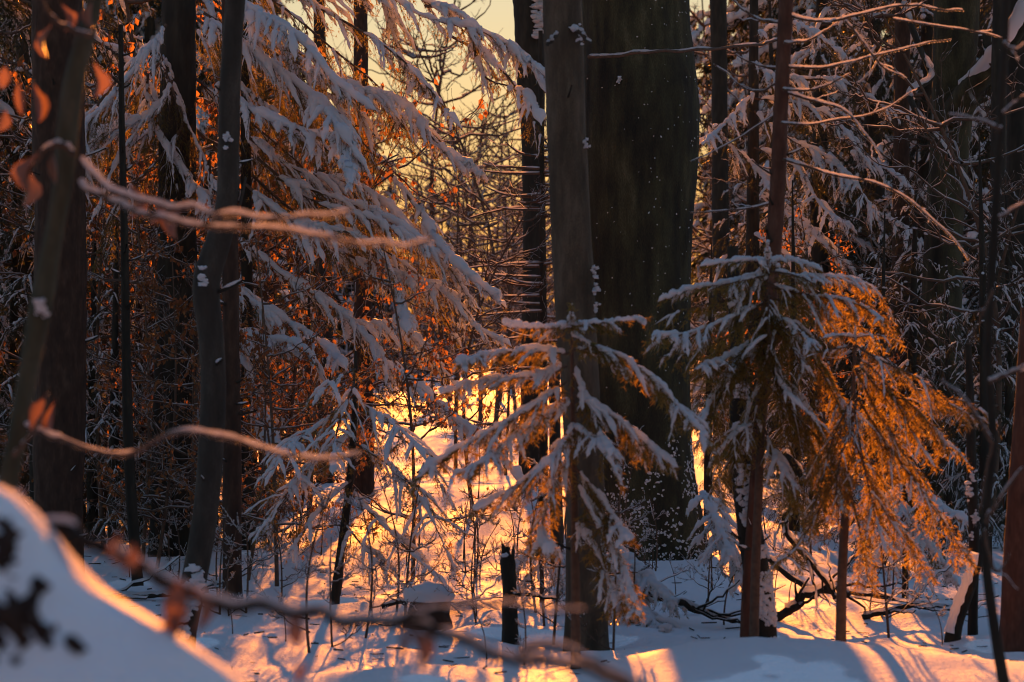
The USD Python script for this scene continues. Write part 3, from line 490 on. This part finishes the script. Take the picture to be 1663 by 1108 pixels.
hero_fir('spruce_sapling', 'low shaded spruce sapling behind the glowing one at the lower right', ppath([(1470, 985, 12), (1470, 880, 9), (1470, 740, 4)], 15.5, 1.2), 'dark_bark', fh, 15.5, 8, tilt=.5, droop=.5, snow=.02, gap=.06, sec=.05, r0=.006)

# ------------------------------------------------------------------ background trees
def spruce_proto(name, h, R, seed, whorl, nb, lvl):
    rng = np.random.default_rng(seed); P = proto(name)
    obj('trunk', trunk_mesh([[0, 0, -.4, .012 * h + .05], [0, 0, h * .3, .011 * h + .03], [.1 * rng.normal(), .1 * rng.normal(), h, .02]], 12, .4, .05, seed), 'dark_bark', P)
    z = h * .07; acc = [[], [], []]
    while z < h * .97:
        L = R * (1 - z / h) ** .8 + .25
        for k in range(nb):
            az = rng.uniform(0, 2 * math.pi); l = L * rng.uniform(.7, 1.15); d = np.array([math.cos(az), math.sin(az), 0])
            if z / h < .25 and rng.random() < .35: continue
            zz = z + rng.uniform(-.5, .5) * whorl
            sp = [np.array([0, 0, zz]) + d * l * u + np.array([0, 0, 1]) * l * (.12 * u - .62 * u ** 2 + .16 * u ** 4) for u in (.03, .35, .7, 1.)]
            kw = dict(gap=.13, sec=.12, per_m=60, nl=.05, nw=.014, droop=.7, snow=.036, cover=.17, r0=.018, sides=4, hang=.1, sec_snow=True) if lvl == 0 else dict(gap=.3, sec=.4, per_m=26, nl=.16, nw=.06, droop=.7, snow=.075, cover=.45, r0=.03, sides=3, hang=.1, sec_snow=False)
            b = bough(sp, l * .42, rng, **kw)
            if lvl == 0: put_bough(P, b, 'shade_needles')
            else:
                for q in range(3): acc[q].append(b[q])
        z += whorl * rng.uniform(.8, 1.2)
    if lvl:
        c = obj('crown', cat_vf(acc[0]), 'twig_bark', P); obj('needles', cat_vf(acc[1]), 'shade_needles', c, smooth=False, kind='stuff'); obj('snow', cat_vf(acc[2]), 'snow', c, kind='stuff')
    return P
mid = [spruce_proto('mid_spruce_a', 9, 1.7, 61, .6, 4, 0), spruce_proto('mid_spruce_b', 12, 2.1, 62, .75, 4, 0)]
far = [spruce_proto('far_spruce_a', 13, 2.6, 63, .6, 5, 1), spruce_proto('far_spruce_b', 16, 3.0, 64, .7, 5, 1)]
def bare_proto(name, h, seed, n1=10, leaves=0, sides=4, snow=.8):
    rng = np.random.default_rng(seed); P = proto(name)
    S = spline([[0, 0, -.2], [rng.normal(0, .05 * h), rng.normal(0, .05 * h), h * .5], [rng.normal(0, .12 * h), rng.normal(0, .12 * h), h]], 16)
    r0 = .006 * h + .004
    o = obj('stem', tubes(S[None], np.linspace(r0, r0 * .25, 16)[None], 7), 'twig_bark', P)
    q = np.linspace(0, 1, 9)[:, None]; B = []; Rr = []
    def grow(p, d, l, r, lev):
        pts = p + d * l * q + np.cumsum(rng.normal(0, .025 * l, (9, 3)), 0) + np.array([0, 0, .18 * l]) * q ** 2
        B.append(pts); Rr.append(np.linspace(r, r * .35, 9))
        if lev:
            for _ in range(int(rng.integers(3, 6))):
                i = int(rng.integers(2, 9)); dd = unit(pts[min(i, 8)] - pts[i - 1] + 0) ; nd = unit(dd + rng.normal(0, .65, 3)); grow(pts[i], nd, l * rng.uniform(.3, .55), r * .5, lev - 1)
    for _ in range(n1):
        i = int(rng.integers(3, 15)); az = rng.uniform(0, 6.28); grow(S[i], unit(np.array([math.cos(az), math.sin(az), rng.uniform(-.1, .6)])), h * rng.uniform(.18, .42) * (1.1 - i / 20), r0 * .5, 2)
    B, Rr = np.array(B), np.maximum(np.array(Rr), .0016)
    tw = obj('twigs', tubes(B, Rr, sides), 'twig_bark', P, kind='stuff')
    if snow:
        sr = np.maximum(Rr, .003) * snow * rng.uniform(.5, 1.4, Rr.shape) * (meshkit.noise(B * 3.1, 4) > .35)
        obj('snow', tubes(B + np.array([0, 0, 1.]) * (Rr * .8)[..., None], np.maximum(sr, .0003), sides, .8), 'frost', P, kind='stuff')
    if leaves:
        k = rng.integers(0, len(B), leaves); j = rng.integers(3, 9, leaves); p = B[k, j]; s = rng.uniform(.045, .085, (leaves, 1))
        d = unit(rng.normal(0, .5, (leaves, 3)) + [0, 0, -1.]); w = unit(np.cross(d, rng.normal(size=(leaves, 3)))); nn = np.cross(d, w)
        V = np.stack([p, p + d * s * .5 + w * s * .33 + nn * s * .1, p + d * s, p + d * s * .5 - w * s * .33 + nn * s * .1], 1).reshape(-1, 3)
        a = np.arange(leaves)[:, None] * 4
        obj('dead_leaves', (V, np.concatenate([a + [0, 1, 2], a + [0, 2, 3]])), 'dead_leaf', P, smooth=False, kind='stuff')
    return P
bare = [bare_proto('bare_tree_a', 4.5, 71, 20), bare_proto('bare_tree_b', 6, 72, 26)]
leafy_p = [bare_proto('leafy_tree_a', 4.0, 73, 14, 900), bare_proto('leafy_tree_b', 5.5, 74, 18, 1400)]
shrub = [bare_proto('low_shrub_a', .5, 75, 5), bare_proto('low_shrub_b', .8, 76, 7), bare_proto('low_shrub_c', .35, 77, 4)]
rng = np.random.default_rng(99)
MARKS = [(-1e9, 0, 'beyond the left edge'), (0, 55, 'at the far left edge'), (55, 150, 'behind the wide red-brown trunk'), (150, 215, 'just right of the wide red-brown trunk'), (215, 290, 'between the thin dark trunk and the thick dark spruce'), (290, 365, 'behind the bent grey beech stem'), (365, 430, 'right of the straight brown trunk'), (430, 520, 'below the boughs of the large snowy spruce'), (520, 640, 'behind the small slanting spruce'), (640, 745, 'left in the glowing gap'), (745, 800, 'in the middle of the glowing gap'), (800, 900, 'right in the glowing gap'), (900, 1175, 'close behind the huge old beech'), (1175, 1270, 'behind the slim red-brown stem'), (1270, 1370, 'between the slim red-brown stem and the glowing sapling'), (1370, 1490, 'left of the tall greenish beech trunk'), (1490, 1575, 'behind the tall greenish beech trunk'), (1575, 1625, 'right of the tall greenish beech trunk'), (1625, 1e9, 'at the right edge')]
RANK = ['nearest', 'second nearest', 'third nearest', 'fourth nearest', 'fifth nearest', 'sixth nearest', 'seventh nearest', 'eighth nearest', 'ninth nearest', 'tenth nearest']
def single_out(spots, label):
    where = [next(m[2] for m in MARKS if m[0] <= px < m[1]) for px, d, q in spots]; out = []
    for k, (px, d, q) in enumerate(spots):
        same = sorted(spots[j][1] for j in range(len(spots)) if where[j] == where[k]); i = same.index(d)
        out.append(label + ' ' + where[k] + ('' if len(same) == 1 else ', ' + ('nearer one' if i == 0 else 'farther one') if len(same) == 2 else ', ' + ('farthest' if i == len(same) - 1 else RANK[i])))
    return out
def place(kind, name, spots, label, cat, group, single=False):
    labels = single_out(spots, label) if single else [label] * len(spots)
    for k, (px, d, s) in enumerate(spots):
        P = kind[k % len(kind)]; p = on(px, d)
        copy(P.GetPath(), name, p, rng.uniform(0, 360), s * rng.uniform(.9, 1.1), labels[k], cat, group)
place(mid, 'background_spruce', [(40, 24, 1), (-60, 22, 1), (120, 33, 1.1), (40, 38, 1.1), (1330, 31, .95), (1420, 34, 1), (1500, 30, 1), (1590, 33, 1.1), (1650, 28, 1), (1260, 38, .7), (1380, 42, 1.1), (1480, 44, 1.2), (1580, 46, 1.2), (1680, 36, 1.1), (1720, 27, 1), (-100, 30, 1.1)],
      'dark snow-dusted tall spruce', 'spruce', 'snow-dusted spruces in the background', True)
sp = []
for k in range(70):
    d = rng.uniform(60, 150); px = rng.uniform(-300, 2000)
    X_ = (px - 831.5) / F * d
    if abs(X_) < 7 and d < 115: continue
    sp.append((px, d, rng.uniform(.8, 1.1) if abs(X_) > 8 else rng.uniform(.55, .7)))
for px in range(60, 460, 26): sp.append((px, rng.uniform(55, 88), rng.uniform(.85, 1.1)))
for px in range(430, 640, 25): sp.append((px, rng.uniform(98, 112), rng.uniform(.6, .85)))
for px in range(560, 1200, 60): sp.append((px + rng.uniform(-20, 20), rng.uniform(120, 150), rng.uniform(.6, .78)))
for X_, d in [(6.8, 56), (8.2, 70), (9.6, 58), (11, 68), (12.5, 60), (7.5, 88), (10.5, 86), (13, 90), (-8.4, 60), (-9.4, 70), (-11, 62), (-13, 72), (-8.8, 86), (-10, 84)]: sp.append((831.5 + X_ / d * F, d, rng.uniform(1.15, 1.45)))
place(mid, 'low_spruce', [(150, 20, .3), (185, 18.5, .24), (225, 21, .32), (270, 20, .26), (310, 23, .34), (345, 19.5, .24), (410, 20.5, .28), (440, 24, .3), (170, 25, .36), (240, 26, .36), (130, 22, .34), (60, 20, .3), (20, 23, .36), (1150, 24, .24), (1190, 28, .28), (1290, 21, .26), (1320, 25, .3), (1480, 20, .28), (1540, 22, .3), (1600, 18, .26), (1640, 20, .3), (1430, 18, .24), (500, 30, .3), (600, 33, .3)],
      'low young snow-dusted spruce', 'spruce', 'low young spruces in the undergrowth', True)
place(far, 'far_spruce', sp, 'far hazy spruce at the back of the wood', 'spruce', 'far hazy spruces')
place(bare, 'bare_tree', [(740, 34, .9), (800, 42, 1.2), (820, 33, .9), (780, 52, 1.3), (740, 60, 1.4), (840, 58, 1.3), (700, 70, 1.6), (790, 80, 1.8), (760, 95, 2.1), (830, 90, 2), (860, 100, 2.2), (735, 72, 2.2), (812, 84, 2.3), (1200, 60, 2.2), (1150, 70, 2.4), (1190, 44, 1.2), (1290, 36, 1.1), (1160, 55, 1.4), (880, 60, 1.5), (810, 70, 1.6), (720, 75, 1.7), (770, 24, .55), (170, 19, .7), (290, 21, .7), (230, 17.8, .6), (160, 21, .8), (310, 18, .5), (1650, 20, .7), (440, 19, .45), (1600, 19, .7)],
      'thin bare snow-lined tree', 'young tree', 'thin bare young trees in the background', True)
place(leafy_p, 'beech_sapling_with_leaves', [(190, 23, 1), (260, 22, 1), (250, 17.4, .6), (310, 17.2, .5), (180, 20, .8), (380, 19.5, .7), (440, 21, .8), (420, 22, 1), (500, 23, 1), (330, 24, 1.1), (130, 21, .8), (450, 16.6, .45), (480, 19.5, .5), (670, 16.8, .4), (400, 16.9, .45), (1340, 24, .6)],
      'young beech with withered orange-brown leaves', 'beech', 'young beeches with withered leaves', True)
place(shrub, 'bare_twigs', [(rng.uniform(150, 1663), d, rng.uniform(.7, 1.3)) for d in rng.uniform(12.2, 21, 100)], 'sparse bare twigs poking out of the snow on the forest floor', 'twigs', 'bare twigs poking out of the snow')

for k, (x, y) in enumerate([(-5, -4), (-2.5, -7), (1, -6), (4.5, -5), (7.5, -3), (-8, -2), (-6.5, 2.5), (7, 2), (-9, -8), (-4, -12), (0, -12), (4, -11), (9, -8), (-10, 4), (10, 5), (-7.5, 7.5), (8.5, 9), (2.5, -17), (-6, -17), (12, 0), (-13, 0)]):
    copy(far[k % 2].GetPath(), 'forest_spruce', (x, y, float(gz(x, y))), rng.uniform(0, 360), rng.uniform(.55, .7), 'dark spruce of the forest around the clearing outside the frame', 'spruce', 'spruces outside the frame')

# ------------------------------------------------------------------ floor things: stumps, fallen branches, dead spruce
st = thing('tree_stump', 'low stump under a rounded snow cap on the lit snow', 'stump', on(697, 13.9))
c = at(697, 995, 13.9)
obj('stump', trunk_mesh([[c[0], c[1], gz(c[0], c[1]) - .1, .135], [c[0], c[1], gz(c[0], c[1]) + .02, .125], [c[0], c[1], c[2], .115], [c[0] + .01, c[1], c[2] + .06, .112], [c[0] + .01, c[1], c[2] + .1, .11], [c[0] + .01, c[1], c[2] + .13, .1]], 24, .01, .12, 3, .2), 'spruce_bark', st)
capm = trimesh.creation.icosphere(3); v = capm.vertices * [.15, .14, .075] ; v = v * (1 + .25 * (meshkit.fbm(capm.vertices * 2.2, 3, 4) - .5))[:, None]; v[:, 2] = np.maximum(v[:, 2], -.03)
obj('snow_cap', (v + c + [.0, 0, .1], capm.faces), 'snow', st)
po = thing('broken_stump', 'dark broken post-like stump left of the grey brown middle trunk', 'stump', on(828, 13.2))
obj('stump', trunk_mesh(ppath([(828, 1035, 27), (828, 980, 25), (826, 930, 25), (824, 905, 20), (823, 898, 6)], 13.2, 1.2), 20, .012, .12, 5), 'dark_bark', po)
rp = np.random.default_rng(6)
for k in range(7):
    c = at(825 + rp.uniform(-9, 9), 903, 13.2) + [0, rp.uniform(-.03, .03), 0]; h_ = rp.uniform(.03, .1)
    obj('splinter', tubes(np.array([[c - [0, 0, .05], c + [rp.normal(0, .006), 0, h_ * .5], c + [rp.normal(0, .012), 0, h_]]]), np.array([[.014, .009, .001]]), 5), 'dark_bark', po)
obj('snow', blobs([at(820, 902, 13.15)], [.022], None, 3, .5), 'snow', po)
branch(po, [(832, 965), (860, 968), (905, 975)], 13.1, 7, 4, 'dark_bark', 1, 501)
for k, (rows, d, w0, w1, sd, lb) in enumerate([
    ([(1250, 1005), (1300, 975), (1345, 955), (1380, 968)], 14, 16, 10, 510, 'thick fallen branch lying right of the snow-striped stem'),
    ([(1270, 735), (1300, 790), (1275, 850), (1320, 920), (1355, 975)], 13.4, 11, 7, 511, 'crooked dead branch hanging down in front of the lower right thicket'),
    ([(1100, 975), (1150, 998), (1200, 1010)], 13.6, 11, 5, 512, 'short fallen branch in front of the huge old beech'),
    ([(1020, 940), (1070, 970), (1130, 990), (1180, 1005)], 14.4, 9, 5, 513, 'fallen branch sloping away from the foot of the huge old beech'),
    ([(990, 930), (1040, 965), (1100, 1000)], 14.9, 8, 4, 518, 'thin fallen branch close under the foot of the huge old beech'),
    ([(150, 965), (220, 968), (300, 962), (340, 958)], 15.4, 9, 7, 514, 'snow-covered fallen branch between the left trunks'),
    ([(620, 985), (680, 972), (740, 980), (780, 970)], 14.3, 7, 4, 515, 'thin fallen branch behind the snow-capped stump'),
    ([(1400, 1005), (1450, 990), (1520, 985), (1600, 1010)], 14, 10, 6, 516, 'snow-covered fallen branch at the lower right'),
    ([(1250, 905), (1290, 945), (1340, 960), (1420, 968), (1460, 975)], 14.2, 10, 5, 517, 'long thin fallen branch across the lower right thicket')]):
    c = np.mean([at(x, y, d) for x, y in rows], 0)
    t = thing('fallen_branch', lb, 'branch', c); branch(t, rows, d, w0, w1, 'dark_bark', 1.0, sd, side_twigs=7, tw_len=.35)
fbt = thing('fallen_bough', 'broken snowy spruce bough lying right of the grey brown middle trunk', 'bough', at(1010, 960, 13.6))
rg = np.random.default_rng(8)
for rows, W in [([(985, 900), (1010, 950), (1050, 1000), (1085, 1030)], .25), ([(1000, 890), (1050, 940), (1100, 985)], .22), ([(990, 940), (1005, 985), (1020, 1020)], .2), ([(1140, 800), (1165, 850), (1190, 910)], .25), ([(1150, 850), (1180, 900), (1230, 960)], .22)]:
    put_bough(fbt, bough([at(x, y, 14.2 - .3 * k) for k, (x, y) in enumerate(rows)], W, rg, droop=.5, snow=.022, cover=.85), 'needles')
ds = tree('dead_spruce', 'thin dead spruce with many level snowy twigs left behind the grey brown middle trunk', 'spruce', ppath([(882, 720, 14), (882, 500, 12), (880, 300, 10), (878, 50, 7)], 25, 1.2), 'dark_bark', 530, 14, .05)
rg = np.random.default_rng(12)
for k in range(46):
    y = rg.uniform(230, 640); sd_ = -1 if rg.random() < .62 else 1; l = rg.uniform(60, 150) * (1 if sd_ < 0 else .7); dr = rg.uniform(-10, 45); 
    branch(ds, [(882, y), (882 + sd_ * l * .5, y + dr * .2 - 4), (882 + sd_ * l, y + dr - 24)], (25, 25 + rg.uniform(-.4, .4), 25 + rg.uniform(-1, 1)), 4, 2, 'twig_bark', 1.1, 540 + k, n=18, side_twigs=2, tw_len=.2)

# thin forked sapling near the right edge, closest to the camera there
sp_ = tree('beech_sapling', 'thin blurred dark sapling with forked twigs near the right edge', 'beech', ppath([(1632, 1120, 20), (1612, 1000, 17), (1600, 850, 15), (1612, 720, 15), (1605, 600, 14), (1612, 420, 15), (1622, 250, 14), (1630, 100, 13), (1634, -30, 12)], 7.5, None, None), 'dark_bark', 46, 16, .05, step=.03)
for k, (rows, w0, w1, sn_) in enumerate([([(1612, 720), (1580, 670), (1555, 640), (1530, 620)], 8, 3, .8), ([(1605, 620), (1640, 605), (1670, 595)], 8, 4, 1.), ([(1612, 470), (1590, 520), (1570, 560)], 5, 2, .5), ([(1600, 850), (1630, 800), (1660, 760)], 8, 4, .9), ([(1628, 210), (1590, 195), (1540, 185)], 6, 3, 1.), ([(1630, 70), (1645, 80), (1668, 70)], 6, 4, 1.), ([(1622, 355), (1645, 340), (1668, 325)], 6, 4, 1.), ([(1628, 185), (1645, 170), (1668, 150)], 6, 3, 1.), ([(1600, 860), (1618, 930), (1640, 900)], 6, 3, .7), ([(1612, 720), (1600, 770), (1590, 830)], 5, 3, .7)]):
    branch(sp_, rows, 7.4, w0, w1, 'twig_bark', sn_, 600 + k, side_twigs=1, tw_len=.08)

# ------------------------------------------------------------------ near left: snow mound and the blurred branch
mx = np.linspace(-2.3, .35, 170); my = np.linspace(1.7, 4.8, 110); MX, MY = np.meshgrid(mx, my, indexing='ij')
prof = np.interp(mx, [-2.3, -2.0, -1.4, -.95, -.699, -.674, -.648, -.606, -.556, -.489, -.43, -.375, -.25, -.1, .05, .2, .35], [-.25, .6, 1.3, 1.41, 1.344, 1.323, 1.281, 1.231, 1.18, 1.139, 1.1, 1.063, .95, .75, .4, 0, -.4]) - .012
prof = np.convolve(np.pad(prof, 2, 'edge'), np.ones(5) / 5, 'valid')
ridge = np.clip(1 - np.where(MY < 3.3, (np.abs(MY - 3.3) / 1.35) ** 1.35, (np.abs(MY - 3.3) / 1.2) ** 2), -1, 1)
MZ = (prof[:, None] + .4) * ridge - .4 + .05 * (meshkit.fbm(np.stack([MX * 3, MY * 3, 0 * MX], -1), 4, 5) - .5)
nx, ny = MX.shape; i, j = np.meshgrid(np.arange(nx - 1), np.arange(ny - 1), indexing='ij'); a = i * ny + j
mo = thing('snow_mound', 'large blurred snow-covered mound filling the lower left corner', 'snow mound', (-.8, 3.2, 0))
obj('snow', (np.stack([MX, MY, MZ], -1).reshape(-1, 3), np.concatenate([np.stack([a, a + ny, a + ny + 1], -1).reshape(-1, 3), np.stack([a, a + ny + 1, a + 1], -1).reshape(-1, 3)])), 'ground_snow', mo)
def mz(px, py):
    """point of the mound's front face seen at (px, py)"""
    best = None
    for d in np.linspace(1.75, 3.4, 400):
        p = at(px, py, d); z = float(np.interp(p[0], mx, MZ[:, np.argmin(abs(my - d))]))
        if p[2] <= z: return p
    return at(px, py, 3.3)
rk = np.random.default_rng(44)
for k, (x, y, n_, sx, sy) in enumerate([(2, 895, 50, 7, 20), (12, 1012, 150, 26, 20), (50, 1030, 36, 16, 6), (112, 1048, 14, 9, 4), (62, 952, 8, 5, 3)]):
    pp = np.array([mz(x + rk.normal(0, sx), y + rk.normal(0, sy)) for _ in range(n_)])
    obj('exposed_bark', blobs(pp, rk.uniform(.003, .014, n_), np.tile([.2, -1, .6], (n_, 1)), 700 + k, .4), 'spruce_bark', mo)
nbr = thing('near_branch', 'thick out-of-focus branch crossing low from the left over the mound, with curled leaves', 'branch', at(300, 950, 3.35))
_, P1 = branch(nbr, [(20, 815), (60, 838), (130, 868), (230, 920), (290, 948), (400, 983), (520, 1000), (630, 1018), (760, 1040), (840, 1068), (940, 1090), (1030, 1112)], tuple(np.linspace(3.45, 3.25, 12)), 24, 13, 'dark_bark', .8, 701, jit=.5, snow_mat='snow', name='branch')
branch(nbr, [(625, 1018), (660, 1000), (720, 990), (800, 985), (900, 990), (950, 992)], 3.3, 14, 6, 'dark_bark', .8, 702, snow_mat='snow')
branch(nbr, [(838, 1066), (870, 1050), (930, 1058), (985, 1085), (1050, 1115)], 3.25, 14, 7, 'dark_bark', .7, 703, snow_mat='snow')
for k, (x, y, s) in enumerate([(195, 868, .045), (215, 885, .04), (290, 945, .075), (312, 955, .06), (480, 1002, .04), (655, 1020, .06), (642, 1018, .04), (40, 800, .04), (80, 865, .03), (500, 1080, .03), (300, 985, .05)]):
    leaf(nbr, at(x, y, 3.4 - x / 5000), s, 720 + k)

# ------------------------------------------------------------------ haze
if HAZE:
    mat('haze_air', {'v': ('principled_volume', {'color': (.92, .92, .95), 'density': HAZE, 'anisotropy': .65})}, [], volume='v.volume')
    hb = trimesh.creation.box([900, 700, 40]); hb.apply_translation([0, 200, 14])
    z0, z1 = -2.0, 24.0
    v = hb.vertices.copy(); v[:, 2] = np.where(v[:, 2] < 0, z0, z1)
    hz = obj('haze', (v, hb.faces), 'haze_air', None, smooth=False); tag(hz, kind='stuff')
